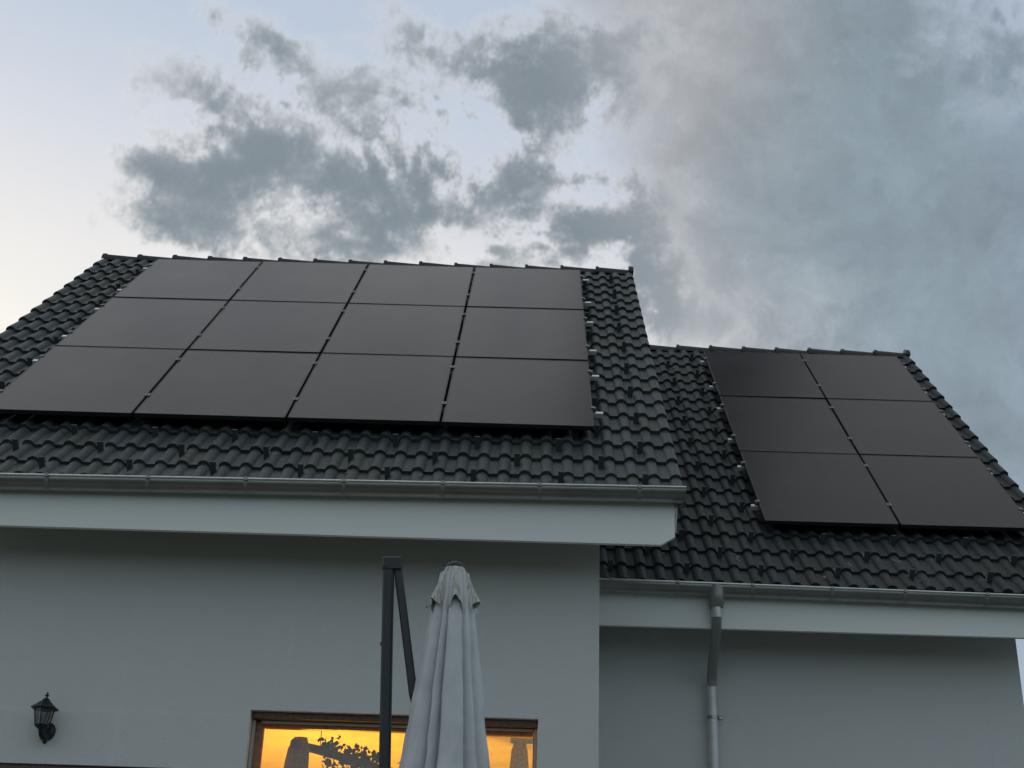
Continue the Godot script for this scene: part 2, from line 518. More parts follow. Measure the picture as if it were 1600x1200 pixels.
func build_roof(parent: Node3D, at: Vector3, left: float, right: float, cols: int, panel_right: float, wing: bool) -> MeshInstance3D:
	var axes := roof_axes(at)
	var plane := axes * Transform3D(Basis(), Vector3(0, -BASE, 0))
	# boarding below the tiles, both slopes
	var st := start()
	box(st, Vector3(left + 0.03, -0.075, -RIDGE_S), Vector3(right - 0.03, -0.012, 0.84))
	var ridge := Vector3(0, 0, -RIDGE_S)
	var flip := Transform3D(Basis(Vector3.RIGHT, -2.0 * SLOPE), ridge)
	box(st, Vector3(left + 0.03, -0.075, -RIDGE_S - 1.0), Vector3(right - 0.03, -0.012, -0.07), flip)
	var roof := part("roof", done(st), mats.deck, parent, parent.global_transform.affine_inverse() * plane)
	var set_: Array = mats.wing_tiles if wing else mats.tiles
	var variants := []
	for k in 4:
		variants.append(tile_mesh(0.0, TILE_W - 0.0006, 0, [0.0, 0.008, -0.008, 0.012][k]))
	var right_verge := tile_mesh(0.0, TILE_W - 0.0006, 1, 0.0)
	var first := right - TILE_W * cols
	var left_verge := tile_mesh(left - first, TILE_W - 0.002, 0 if wing else -1, 0.0)
	var hidden := start()
	var rows := 20
	for r in rows:
		for c in cols:
			var x := right - TILE_W * (cols - c)
			var s := EAVE_S + GAUGE * r + (0.04 if r == 0 else 0.0)
			if s + 0.05 > RIDGE_S - 0.02:
				continue
			var under := x > 0.12 and x + TILE_W < panel_right - 0.06 and s > 0.1 and s + GAUGE < 5.1
			if wing and s > 0.35 and x + TILE_W < lerpf(-0.72, -0.55, clampf(s / 5.5, 0, 1)):
				under = true
			var mesh: Mesh = variants[rng.randi() % 4]
			if c == cols - 1:
				mesh = right_verge
			elif c == 0:
				mesh = left_verge
			var t := Transform3D(Basis(Vector3.UP, rng.randf_range(-0.004, 0.004)), Vector3(x, rng.randf_range(0, 0.0025), -s + rng.randf_range(-0.004, 0.004)))
			if under:
				hidden.append_from(mesh, 0, t)
			else:
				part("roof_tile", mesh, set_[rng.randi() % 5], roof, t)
	var h := part("covered_roof_tiles", hidden.commit(), set_[1], roof, Transform3D())
	h.set_meta("kind", "stuff")
	# ridge caps, each lapping over the next one to its right
	var cap := ridge_cap()
	var n := int(round((right - left) / 0.388))
	var pitch := (right - left - 0.02) / n
	for k in n:
		var t2 := Transform3D(Basis(), Vector3(0, 0, 0))
		var x2 := left + pitch * k + 0.01
		t2 = plane.affine_inverse() * Transform3D(Basis(Vector3.BACK, -0.024 + rng.randf_range(-0.006, 0.006)), plane * Vector3(x2, 0.0, -RIDGE_S) + Vector3(0, -0.008 + rng.randf_range(0, 0.008), 0))
		part("ridge_tile", cap, mats.ridge, roof, t2)
	# plugs that close the row of caps at the gables
	var plug := start(true)
	var pr := []
	var bk := []
	for k in 17:
		var a := PI * k / 16.0
		pr.append(Vector3(0, 0.118 * sin(a) - 0.06, 0.125 * cos(a)))
		bk.append(Vector3(0.05, 0.112 * sin(a) - 0.06, 0.12 * cos(a)))
	grid(plug, [pr, bk], true)
	plug.set_smooth_group(-1)
	for k in 16:
		tri(plug, Vector3(0, -0.055, 0), pr[k + 1], pr[k]) if false else tri(plug, Vector3(0, -0.055, 0), pr[k], pr[k + 1])
		tri(plug, Vector3(0.05, -0.055, 0), bk[k + 1], bk[k])
	var plug_mesh := done(plug)
	for e in [right - 0.035]:
		part("ridge_end_plug", plug_mesh, mats.ridge, roof, plane.affine_inverse() * Transform3D(Basis(), plane * Vector3(e, 0, -RIDGE_S) + Vector3(0, 0.02, 0)))
	return roof

func ridge_cap() -> ArrayMesh:
	var st := start(true)
	var rows := []
	for e in [[0.0, 0.125], [0.03, 0.125], [0.032, 0.115], [0.41, 0.098]]:
		var r := []
		for k in 13:
			var a := PI * k / 12.0
			r.append(Vector3(e[0], e[1] * pow(sin(a), 0.9) * 0.98 - 0.055, e[1] * 1.08 * cos(a)))
		rows.append(r)
	grid(st, rows, true)
	st.set_smooth_group(-1)
	var inner := []
	for p in rows[0]:
		inner.append(Vector3(0.0, p.y * 0.85 - 0.008, p.z * 0.86))
	grid(st, [inner, rows[0]], true)
	return done(st)

func hook_mesh() -> ArrayMesh:
	var st := start()
	bevel_box(st, Vector3(-0.014, 0.030, -0.16), Vector3(0.014, 0.034, -0.002), 0.001)          # strap under the tile above
	bevel_box(st, Vector3(-0.019, 0.012, 0.0), Vector3(0.019, 0.118, 0.005), 0.0015)              # upright nose
	bevel_box(st, Vector3(-0.0205, 0.112, -0.012), Vector3(0.0205, 0.1175, -0.001), 0.0015)
	for x in [-0.019, 0.0165]:
		bevel_box(st, Vector3(x, 0.012, -0.022), Vector3(x + 0.0025, 0.1115, -0.001), 0.0008)
	return done(st)

func place_hooks(roof: MeshInstance3D, spots: Array) -> void:
	var mesh := hook_mesh()
	for p in spots:
		part("snow_hook", mesh, mats.hook, roof, Transform3D(Basis(Vector3.UP, rng.randf_range(-0.03, 0.03)), Vector3(p[0] + rng.randf_range(-0.012, 0.012), 0.0, -p[1])))

func lichen_spots(roof: MeshInstance3D, spots: Array) -> void:
	var st := start(true)
	for p in spots:
		for k in 3:
			var c := Vector3(p[0] + rng.randf_range(-0.035, 0.035), 0.0, -p[1] + rng.randf_range(-0.03, 0.03))
			# height of the tile face there
			var along := fposmod(-c.z - EAVE_S, GAUGE)
			c.y = 0.004 + 0.033 * (1.0 - along / TILE_LEN) + roll(fposmod(c.x - 5.19, TILE_W) if roof.get_index() < 6 else fposmod(c.x - 2.556, TILE_W)) + 0.002
			var rim := []
			for i in 9:
				var a := TAU * i / 9
				var r := rng.randf_range(0.006, 0.017)
				rim.append(c + Vector3(cos(a) * r * 1.5, -0.002, sin(a) * r))
			for i in 9:
				tri(st, c + Vector3(0, 0.004, 0), rim[(i + 1) % 9], rim[i])
	part("lichen", done(st), mats.lichen, roof, Transform3D()).set_meta("kind", "stuff")

# ------------------------------------------------------------------ gutters and boards
func gutter_mesh(x0: float, x1: float, rise: float) -> ArrayMesh:   # origin on the axis at x = 0, open half-round trough with a beaded front edge
	var R := 0.077
	var st := start(true)
	var outer := []
	var inner := []
	for x in [x0, x1]:
		var a := []
		var b := []
		for k in 17:
			var t := PI + PI * k / 16.0
			a.append(Vector3(x, R * sin(t) + rise * x, R * cos(t)))
			b.append(Vector3(x, (R - 0.004) * sin(t) + rise * x, (R - 0.004) * cos(t)))
		outer.append(a)
		inner.append(b)
	grid(st, outer, true)
	grid(st, inner, false)
	st.set_smooth_group(-1)
	for i in 2:
		for k in 16:
			var c := Vector3(outer[i][0].x, outer[i][0].y, 0)
			if i == 1:
				tri(st, c, outer[i][k], outer[i][k + 1]) if false else tri(st, c, outer[i][k + 1], outer[i][k])
			else:
				tri(st, c, outer[i][k], outer[i][k + 1])
	return done(st)

func bead_mesh(x0: float, x1: float, rise: float) -> ArrayMesh:
	var st := start(true)
	tube(st, [Vector3(x0, rise * x0 + 0.003, 0.08), Vector3((x0 + x1) / 2, rise * (x0 + x1) / 2 + 0.003, 0.08), Vector3(x1, rise * x1 + 0.003, 0.08)], 0.0085, 10)
	return done(st)

func bracket_mesh() -> ArrayMesh:
	var st := start(true)
	var a := []
	var b := []
	for k in 15:
		var t := PI + PI * k / 14.0
		a.append(Vector3(-0.013, 0.0805 * sin(t), 0.0805 * cos(t)))
		b.append(Vector3(0.013, 0.0805 * sin(t), 0.0805 * cos(t)))
	grid(st, [a, b], true)
	st.set_smooth_group(-1)
	bevel_box(st, Vector3(-0.013, -0.012, 0.077), Vector3(0.013, 0.014, 0.093), 0.003)
	return done(st)

func build_gutter(parent: Node3D, at: Vector3, x0: float, x1: float, rise: float, joints: Array) -> MeshInstance3D:
	var g := world_part("gutter", gutter_mesh(x0, x1, rise), mats.zinc, parent, at)
	part("gutter_bead", bead_mesh(x0, x1, rise), mats.zinc_bright, g, Transform3D())
	var br := bracket_mesh()
	for x in joints:
		part("gutter_bracket", br, mats.dull_zinc, g, Transform3D(Basis(), Vector3(x, rise * x, 0)))
	return g

func fascia_mesh(x0: float, x1: float, y0: float, y1: float, z: float, chamfer: float) -> ArrayMesh:   # right lower corner cut off
	var st := start()
	var t := 0.035
	var poly := [Vector2(x0, y0), Vector2(x1 - chamfer * 1.6, y0), Vector2(x1, y0 + chamfer), Vector2(x1, y1), Vector2(x0, y1)]
	for i in range(1, 4):
		tri(st, Vector3(poly[0].x, poly[0].y, z), Vector3(poly[i].x, poly[i].y, z), Vector3(poly[i + 1].x, poly[i + 1].y, z))
		tri(st, Vector3(poly[0].x, poly[0].y, z - t), Vector3(poly[i + 1].x, poly[i + 1].y, z - t), Vector3(poly[i].x, poly[i].y, z - t))
	for i in 5:
		var a: Vector2 = poly[i]
		var b: Vector2 = poly[(i + 1) % 5]
		quad(st, Vector3(a.x, a.y, z - t), Vector3(b.x, b.y, z - t), Vector3(b.x, b.y, z), Vector3(a.x, a.y, z))
	return done(st)

# ------------------------------------------------------------------ build
func _ready() -> void:
	rng.seed = 20
	# camera
	var cam := Camera3D.new()
	cam.name = "camera"
	add_child(cam)
	cam.position = Vector3(0, EYE, 0)
	cam.rotation = Vector3(0.4681, 0.0193, 0.0366)
	cam.fov = rad_to_deg(2.0 * atan(600.0 / 2267.82))
	cam.near = 0.05
	cam.far = 2000.0
	cam.current = true
	# sky, exposure
	var env := Environment.new()
	var sky := Sky.new()
	var pan := PanoramaSkyMaterial.new()
	pan.panorama = make_sky()
	sky.sky_material = pan
	env.background_mode = Environment.BG_SKY
	env.sky = sky
	env.sky_rotation = Vector3(0, PI, 0)
	env.tonemap_mode = Environment.TONE_MAPPER_LINEAR
	env.tonemap_exposure = 1.0
	env.sdfgi_enabled = true
	env.ssao_enabled = true
	env.ssil_enabled = true
	var we := WorldEnvironment.new()
	we.name = "world_environment"
	we.environment = env
	add_child(we)
	# the sun, low behind the clouds on the far side of the house
	var sun := DirectionalLight3D.new()
	sun.name = "sun"
	sun.light_energy = 0.15
	sun.light_color = Color(1.0, 0.9, 0.78)
	sun.light_angular_distance = 20.0
	sun.shadow_enabled = true
	add_child(sun)
	sun.look_at_from_position(Vector3(-5, 2.2, -8.6), Vector3.ZERO)

	make_materials()
	build_setting()
	build_house()
	build_solar()
	build_lanterns()
	build_parasol()
	build_indoors()

func build_setting() -> void:
	var st := start()
	quad(st, Vector3(-900, 0, 900), Vector3(900, 0, 900), Vector3(900, 0, -900), Vector3(-900, 0, -900))
	var g := MeshInstance3D.new()
	g.name = "lawn"
	g.mesh = done(st)
	g.set_surface_override_material(0, mats.grass)
	g.set_meta("kind", "structure")
	add_child(g)
	var t := start()
	bevel_box(t, Vector3(-7, 0.004, WING_Z + 0.002), Vector3(7, FLOOR_Y - 0.05, -5.2), 0.02)
	var p := MeshInstance3D.new()
	p.name = "terrace"
	p.mesh = done(t)
	p.set_surface_override_material(0, mats.paving)
	p.set_meta("kind", "structure")
	add_child(p)

func prism_wall(st: SurfaceTool, x0: float, x1: float, profile: Array) -> void:   # gable wall: polygon in (z, y), thick along x
	var n := profile.size()
	for i in range(1, n - 1):
		var a: Vector2 = profile[0]
		var b: Vector2 = profile[i]
		var c: Vector2 = profile[i + 1]
		tri(st, Vector3(x1, a.y, a.x), Vector3(x1, b.y, b.x), Vector3(x1, c.y, c.x))
		tri(st, Vector3(x0, a.y, a.x), Vector3(x0, c.y, c.x), Vector3(x0, b.y, b.x))
	for i in n:
		var a2: Vector2 = profile[i]
		var b2: Vector2 = profile[(i + 1) % n]
		quad(st, Vector3(x0, a2.y, a2.x), Vector3(x0, b2.y, b2.x), Vector3(x1, b2.y, b2.x), Vector3(x1, a2.y, a2.x))

func gable_profile(at: Vector3, front: float) -> Array:
	# (z, y) corners: front foot, back foot, back top, ridge, front top, under the boarding
	var n := Vector3(0, cos(SLOPE), sin(SLOPE))
	var ridge := roof_axes(at) * Vector3(0, -BASE - 0.08, -RIDGE_S)
	var top := ridge.y - (front - ridge.z) * tan(SLOPE) - 0.02
	var rear := 2.0 * ridge.z - front
	return [Vector2(front, 0.0), Vector2(rear, 0.0), Vector2(rear, top), Vector2(ridge.z, ridge.y - 0.03), Vector2(front, top)]

func build_house() -> void:
	var house := thing("house", "pale rendered house with dark tiled roofs on a projecting wing and a set-back wing", "house", Transform3D(Basis(), Vector3(-2.0, 0.0, -14.0)))
	var st := start()
	var xl := -4.42
	var xr := 0.478
	var prof := gable_profile(LEFT_AT, WALL_Z)
	var top: float = prof[4].y
	var wl := -1.871
	var wr := 0.071
	var wt := 2.405 + EYE
	var wb := 1.15 + EYE
	var dl := -4.1
	var dr := -2.353
	var dt := 2.0 + EYE
	var zi := WALL_Z - 0.3
	# front wall round the door and the window
	box(st, Vector3(xl, 0, zi), Vector3(dl, top, WALL_Z))
	box(st, Vector3(dl, dt, zi), Vector3(dr, top, WALL_Z))
	box(st, Vector3(dl, 0, zi), Vector3(dr, FLOOR_Y, WALL_Z))
	box(st, Vector3(dr, 0, zi), Vector3(wl, top, WALL_Z))
	box(st, Vector3(wl, wt, zi), Vector3(wr, top, WALL_Z))
	box(st, Vector3(wl, 0, zi), Vector3(wr, wb, WALL_Z))
	box(st, Vector3(wr, 0, zi), Vector3(xr, top, WALL_Z))
	# gables and rear wall
	var inner := [Vector2(zi - 0.001, 0.0), prof[1], prof[2], prof[3], Vector2(zi - 0.001, top + 0.29)]
	prism_wall(st, xr - 0.3, xr, inner)
	prism_wall(st, xl, xl + 0.3, inner)
	box(st, Vector3(xl + 0.301, 0, prof[1].x), Vector3(xr - 0.301, top, prof[1].x + 0.3))
	world_part("wall", done(st), mats.stucco, house)
	# the set-back wing
	var sw := start()
	var prof2 := gable_profile(RIGHT_AT, WING_Z)
	var top2: float = prof2[4].y
	var x2 := 3.95
	box(sw, Vector3(xr + 0.002, 0, WING_Z - 0.3), Vector3(x2 - 0.3, top2, WING_Z))
	prism_wall(sw, x2 - 0.299, x2, prof2)
	box(sw, Vector3(xr + 0.002, 0, prof2[1].x), Vector3(x2 - 0.302, top2, prof2[1].x + 0.3))
	world_part("wall", done(sw), mats.stucco, house)
	# rooms behind the openings: floor, ceiling, partition, rear wall
	var rm := start()
	var zr := -15.2
	box(rm, Vector3(xl + 0.302, FLOOR_Y - 0.2, zr), Vector3(xr - 0.302, FLOOR_Y, zi - 0.002))
	box(rm, Vector3(xl + 0.302, FLOOR_Y + 2.5, zr), Vector3(xr - 0.302, FLOOR_Y + 2.7, zi - 0.002))
	box(rm, Vector3(-3.1, FLOOR_Y + 0.002, zr), Vector3(-2.95, FLOOR_Y + 2.498, zi - 0.002))
	box(rm, Vector3(xl + 0.302, FLOOR_Y - 0.2, zr - 0.2), Vector3(xr - 0.302, FLOOR_Y + 2.7, zr - 0.002))
	world_part("room", done(rm), mats.room, house)

	# window
	var wz := WALL_Z - 0.13
	var fr := start()
	bevel_box(fr, Vector3(wl + 0.002, wb + 0.002, wz - 0.06), Vector3(wl + 0.075, wt - 0.045, wz), 0.006)
	bevel_box(fr, Vector3(wr - 0.03, wb + 0.002, wz - 0.06), Vector3(wr - 0.002, wt - 0.045, wz), 0.006)
	bevel_box(fr, Vector3(wl + 0.077, wt - 0.085, wz - 0.06), Vector3(wr - 0.032, wt - 0.046, wz - 0.002), 0.006)
	bevel_box(fr, Vector3(wl + 0.077, wb + 0.002, wz - 0.06), Vector3(wr - 0.032, wb + 0.07, wz - 0.002), 0.006)
	var win := world_part("window", done(fr), mats.wood_frame, house)
	var sb := start()
	bevel_box(sb, Vector3(wl + 0.002, wt - 0.043, wz - 0.06), Vector3(wr - 0.002, wt - 0.002, WALL_Z - 0.045), 0.004)
	world_part("shutter_box", done(sb), mats.shutter_box, win)
	var sr := start()
	bevel_box(sr, Vector3(wl + 0.06, wt - 0.062, wz + 0.002), Vector3(wr - 0.03, wt - 0.045, wz + 0.03), 0.003)
	world_part("shutter_slat", done(sr), mats.pale_rail, win)
	for x in [wl + 0.002, wr - 0.024]:
		var gr := start()
		bevel_box(gr, Vector3(x, wb + 0.002, wz + 0.002), Vector3(x + 0.022, wt - 0.045, wz + 0.045), 0.003)
		world_part("shutter_guide", done(gr), mats.pale_rail, win)
	var pn := start()
	box(pn, Vector3(wl + 0.07, wb + 0.06, wz - 0.036), Vector3(wr - 0.025, wt - 0.08, wz - 0.028))
	world_part("pane", done(pn), mats.pane, win)
	var sl := start()
	bevel_box(sl, Vector3(wl - 0.03, wb - 0.035, WALL_Z + 0.002), Vector3(wr + 0.03, wb - 0.005, WALL_Z + 0.05), 0.006)
	world_part("sill", done(sl), mats.zinc, win)
	# terrace door, only the head of its frame is in the picture
	var df := start()
	bevel_box(df, Vector3(dl + 0.002, dt - 0.1, WALL_Z - 0.1), Vector3(dr - 0.002, dt - 0.002, WALL_Z - 0.02), 0.006)
	for x in [dl + 0.002, (dl + dr) / 2 - 0.05, dr - 0.1]:
		bevel_box(df, Vector3(x, FLOOR_Y + 0.002, WALL_Z - 0.1), Vector3(x + 0.098, dt - 0.102, WALL_Z - 0.022), 0.006)
	var door := world_part("door", done(df), mats.shutter_box, house)
	var dp := start()
	box(dp, Vector3(dl + 0.09, FLOOR_Y + 0.01, WALL_Z - 0.066), Vector3(dr - 0.09, dt - 0.09, WALL_Z - 0.058))
	world_part("pane", done(dp), mats.pane, door)

	# roofs
	var roof := build_roof(house, LEFT_AT, -0.765, 5.19, 20, 4.596, false)
	var spots := []
	for k in range(-2, 11):
		var odd := 1.35 + 0.598 * k
		var even := 1.05 + 0.598 * k
		for r in 20:
			var s := -0.86 + GAUGE * r
			var x: float = odd if r % 2 == 0 else even
			if x < -0.68 or x > 5.05 or s > 5.4:
				continue
			if x > 0.03 and x < 4.55 and s > 0.0:
				continue
			if x <= 0.03 and x > -0.1 and s > 0.2:
				continue
			spots.append([x, s])
	place_hooks(roof, spots)
	var wing_roof := build_roof(house, RIGHT_AT, -1.488, 2.556, 14, 2.288, true)
	spots = []
	for k in range(-3, 7):
		for r in 20:
			var s := -0.82 + GAUGE * r
			var x: float = (-0.13 if r % 2 == 0 else -0.43) + 0.6 * k
			if x < -1.42 or x > 2.45 or s > 5.4:
				continue
			if x > 0.0 and x < 2.27 and s > 0.0:
				continue
			if x < -0.75 and s > 0.4:
				continue
			spots.append([x, s])
	place_hooks(wing_roof, spots)

	lichen_spots(wing_roof, [[-0.31, -0.43], [-0.28, -0.52], [0.33, -0.78], [0.36, -0.84], [-0.6, -0.75], [1.06, -0.8], [1.1, -0.86], [1.0, -0.5], [1.66, -0.82], [0.62, -0.55], [-0.87, -0.4]])
	lichen_spots(roof, [[2.33, -0.5], [3.98, -0.46], [1.74, -0.84], [2.9, -0.78], [0.55, -0.8], [3.38, -0.82]])

	# eaves boards, barge boards, gutters
	world_part("fascia_board", fascia_mesh(-4.9, 0.962, 3.487 + EYE, 3.8 + EYE, -9.24, 0.06), mats.fascia, house)
	world_part("fascia_board", fascia_mesh(0.482, 4.45, 3.468 + EYE, 3.78 + EYE, -10.99, 0.06), mats.fascia, house)
	for b in [[LEFT_AT, 0.962, -9.245], [LEFT_AT, -4.9, -9.245], [RIGHT_AT, 4.45, -10.995]]:
		var axes := roof_axes(b[0])
		var foot: Vector3 = axes * Vector3(0, -BASE - 0.09, 0.9)
		var s0: float = -(foot.z - b[2]) / cos(SLOPE)
		var bb := start()
		var f := Transform3D(Basis(), Vector3(b[1], 0, 0)) * Transform3D(axes.basis, Vector3(0, axes.origin.y, axes.origin.z))
		bevel_box(bb, Vector3(0.001, -BASE - 0.27, -RIDGE_S + 0.05), Vector3(0.024, -BASE - 0.08, 0.9 + s0 - 0.02), 0.003, f)
		world_part("barge_board", done(bb), mats.fascia, house)
	build_gutter(house, Vector3(0, 3.838 + EYE, -9.175), -4.95, 1.03, 0.0105, [-3.32, -2.63, -1.962, -1.294, -0.62, 0.038, 0.715, -4.0, -4.65])
	var g2 := build_gutter(house, Vector3(0, 3.797 + EYE, -10.925), 0.484, 4.5, -0.0095, [0.628, 1.145, 1.73, 2.35, 2.92, 3.555, 4.15])
	# outlet and downpipe with its swan neck
	var sp := start(true)
	var px := 1.452
	var outlet := []
	for e in [[3.785, 0.065, 0.086], [3.70, 0.065, 0.086], [3.665, 0.062, 0.08], [3.635, 0.054, 0.062], [3.615, 0.05, 0.05]]:
		var r := []
		for k in 20:
			var a := TAU * k / 20
			r.append(Vector3(px + e[1] * signf(cos(a)) * pow(absf(cos(a)), 0.7), e[0] + EYE, -10.925 + e[2] * sin(a)))
		outlet.append(r)
	grid(sp, outlet, true, true)
	world_part("gutter_outlet", done(sp), mats.dull_zinc, g2)
	var pipe := start(true)
	var path := []
	var curve := Curve3D.new()
	var q := [Vector3(px, 3.5, -10.925), Vector3(px + 0.012, 3.15, -11.415)]
	curve.add_point(Vector3(px, 3.63 + EYE, -10.925), Vector3.ZERO, Vector3(0, -0.06, 0))
	curve.add_point(Vector3(px, 3.545 + EYE, -10.935), Vector3(0, 0.05, 0.0), Vector3(0, -0.06, -0.02))
	curve.add_point(Vector3(px + 0.004, 3.40 + EYE, -11.06), Vector3(0, 0.07, 0.07), Vector3(0, -0.07, -0.1))
	curve.add_point(Vector3(px + 0.006, 3.27 + EYE, -11.30), Vector3(0, 0.08, 0.1), Vector3(0, -0.08, -0.09))
	curve.add_point(Vector3(px + 0.008, 3.1 + EYE, -11.415), Vector3(0, 0.1, 0.02), Vector3(0, -0.02, 0))
	for p in curve.tessellate(5, 3):
		path.append(p)
	tube(pipe, path, 0.039, 20)
	var dp2 := world_part("downpipe", done(pipe), mats.dull_zinc, house)
	var lower := start(true)
	tube(lower, [Vector3(px + 0.008, 3.17 + EYE, -11.415), Vector3(px + 0.008, 2.4 + EYE, -11.415), Vector3(px + 0.008, FLOOR_Y, -11.415)], 0.042, 20)
	world_part("pipe_length", done(lower), mats.pipe, dp2)
	var sleeve := start(true)
	tube(sleeve, [Vector3(px, 3.63 + EYE, -10.925), Vector3(px, 3.59 + EYE, -10.925), Vector3(px, 3.535 + EYE, -10.93)], 0.042, 20)
	world_part("pipe_collar", done(sleeve), mats.pipe, dp2)
	for y in [2.87, 0.9]:
		var cl := start(true)
		tube(cl, [Vector3(px + 0.008, y + 0.014 + EYE, -11.415), Vector3(px + 0.008, y + EYE, -11.415), Vector3(px + 0.008, y - 0.014 + EYE, -11.415)], 0.046, 20)
		cl.set_smooth_group(-1)
		bevel_box(cl, Vector3(px + 0.055, y - 0.016 + EYE, -11.43), Vector3(px + 0.085, y + 0.016 + EYE, -11.4), 0.004)
		box(cl, Vector3(px + 0.0, y - 0.01 + EYE, WING_Z + 0.001), Vector3(px + 0.016, y + 0.01 + EYE, -11.46))
		world_part("pipe_clamp", done(cl), mats.zinc, dp2)

# ------------------------------------------------------------------ solar modules
func build_solar() -> void:
	var fr := start()
	var fw := 0.011
	var th := 0.035
	bevel_box(fr, Vector3(0, -th, -fw), Vector3(PANEL_W, 0, 0), 0.0015)
	bevel_box(fr, Vector3(0, -th, -PANEL_H), Vector3(PANEL_W, 0, -PANEL_H + fw), 0.0015)
	bevel_box(fr, Vector3(0, -th, -PANEL_H + fw + 0.0005), Vector3(fw, 0, -fw - 0.0005), 0.0015)
	bevel_box(fr, Vector3(PANEL_W - fw, -th, -PANEL_H + fw + 0.0005), Vector3(PANEL_W, 0, -fw - 0.0005), 0.0015)
	var frame_mesh := done(fr)
	var gl := start()
	gl.set_normal(Vector3.UP)
	var lo := Vector3(fw + 0.0005, 0, -PANEL_H + fw + 0.0005)
	var hi := Vector3(PANEL_W - fw - 0.0005, 0, -fw - 0.0005)
	var corner := [Vector3(lo.x, -0.0015, hi.z), Vector3(hi.x, -0.0015, hi.z), Vector3(hi.x, -0.0015, lo.z), Vector3(lo.x, -0.0015, lo.z)]
	var uv := [Vector2(0, 1), Vector2(1, 1), Vector2(1, 0), Vector2(0, 0)]
	for k in [0, 2, 1, 0, 3, 2]:
		gl.set_normal(Vector3.UP)
		gl.set_uv(uv[k])
		gl.add_vertex(corner[k])
	# underside
	for k in [0, 1, 2, 0, 2, 3]:
		gl.set_normal(Vector3.DOWN)
		gl.set_uv(uv[k])
		gl.add_vertex(corner[k] - Vector3(0, 0.006, 0))
	var glass_mesh := gl.commit()
	var row_name := ["bottom", "middle", "top"]
	var col_name := ["first", "second", "third", "fourth"]
	var edge_name := {"bottom": "just above the eave tiles", "middle": "between two other rows", "top": "just below the ridge"}
	for array in 2:
		var at := LEFT_AT if array == 0 else RIGHT_AT
		var cols := 4 if array == 0 else 2
		var axes := roof_axes(at)
		for r in 3:
			for c in cols:
				var which: String = col_name[c] if array == 0 else ["left", "right"][c]
				var label := ""
				if array == 0:
					label = "black solar panel, %s from the left in the %s row of the big left array" % [which, row_name[r]]
				else:
					label = "black solar panel, %s one in the %s row of the small right array" % [which, row_name[r]]
				var wob := Basis(Vector3.RIGHT, rng.randf_range(-0.0018, 0.0018)) * Basis(Vector3.BACK, rng.randf_range(-0.0018, 0.0018))
				var t := thing("solar_panel", label, "solar panel", axes * Transform3D(wob, Vector3(STEP_X * c, 0, -STEP_S * r)), "solar panels on the left roof" if array == 0 else "solar panels on the right roof")
				part("frame", frame_mesh, mats.black_frame, t, Transform3D())
				part("glass", glass_mesh, mats.glass_panes[rng.randi() % 4], t, Transform3D())
		# rails with their clamps
		var length := STEP_X * cols - 0.02
		var rail := start()
		bevel_box(rail, Vector3(-0.085 if array == 0 else -0.06, -0.078, -0.02), Vector3(length + (0.085 if array == 0 else 0.045), -0.037, 0.02), 0.002)
		var rail_mesh := done(rail)
		var mid := start()
		bevel_box(mid, Vector3(-0.019, 0.0005, -0.028), Vector3(0.019, 0.006, 0.028), 0.0015)
		bevel_box(mid, Vector3(-0.008, -0.036, -0.02), Vector3(0.008, 0.0005, 0.02), 0.0015)
		lathe(mid, [[0.0, 0.013], [0.006, 0.013], [0.007, 0.011], [0.007, 0.006]], 8)
		var mid_mesh := done(mid)
		var ed := start()
		bevel_box(ed, Vector3(-0.012, 0.0005, -0.02), Vector3(0.012, 0.005, 0.02), 0.001)
		bevel_box(ed, Vector3(0.0015, -0.036, -0.02), Vector3(0.026, 0.0004, 0.02), 0.001)
		var end_mesh := done(ed)
		for r in 3:
			for u in 2:
				var s: float = STEP_S * r + [0.43, 1.40][u]
				var label := "%s aluminium rail under the %s panel row of the %s array" % [["lower", "upper"][u], row_name[r], "big left" if array == 0 else "small right"]
				var t := thing("mounting_rail", label, "mounting rail", axes * Transform3D(Basis(), Vector3(0, 0, -s)), "mounting rails under the panels")
				part("rail", rail_mesh, mats.aluminium, t, Transform3D())
				for c in range(1, cols):
					part("clamp", mid_mesh, mats.clamp, t, Transform3D(Basis(), Vector3(STEP_X * c - 0.01, 0.002, 0)))
				part("end_clamp", end_mesh, mats.clamp, t, Transform3D(Basis(), Vector3(length, 0.002, 0)))
				part("end_clamp", end_mesh, mats.clamp, t, Transform3D(Basis(Vector3.UP, PI), Vector3(0, 0.002, 0)))

# ------------------------------------------------------------------ lanterns
func build_lanterns() -> void:
	lantern("black coach lantern on the main wall, left of the lit window", Vector3(-3.213, 2.17 + EYE, WALL_Z), 0.0)
	lantern("black wall lantern on the set-back wing, only its tip in the picture", Vector3(0.955, 2.165 + EYE, WING_Z), 0.0)

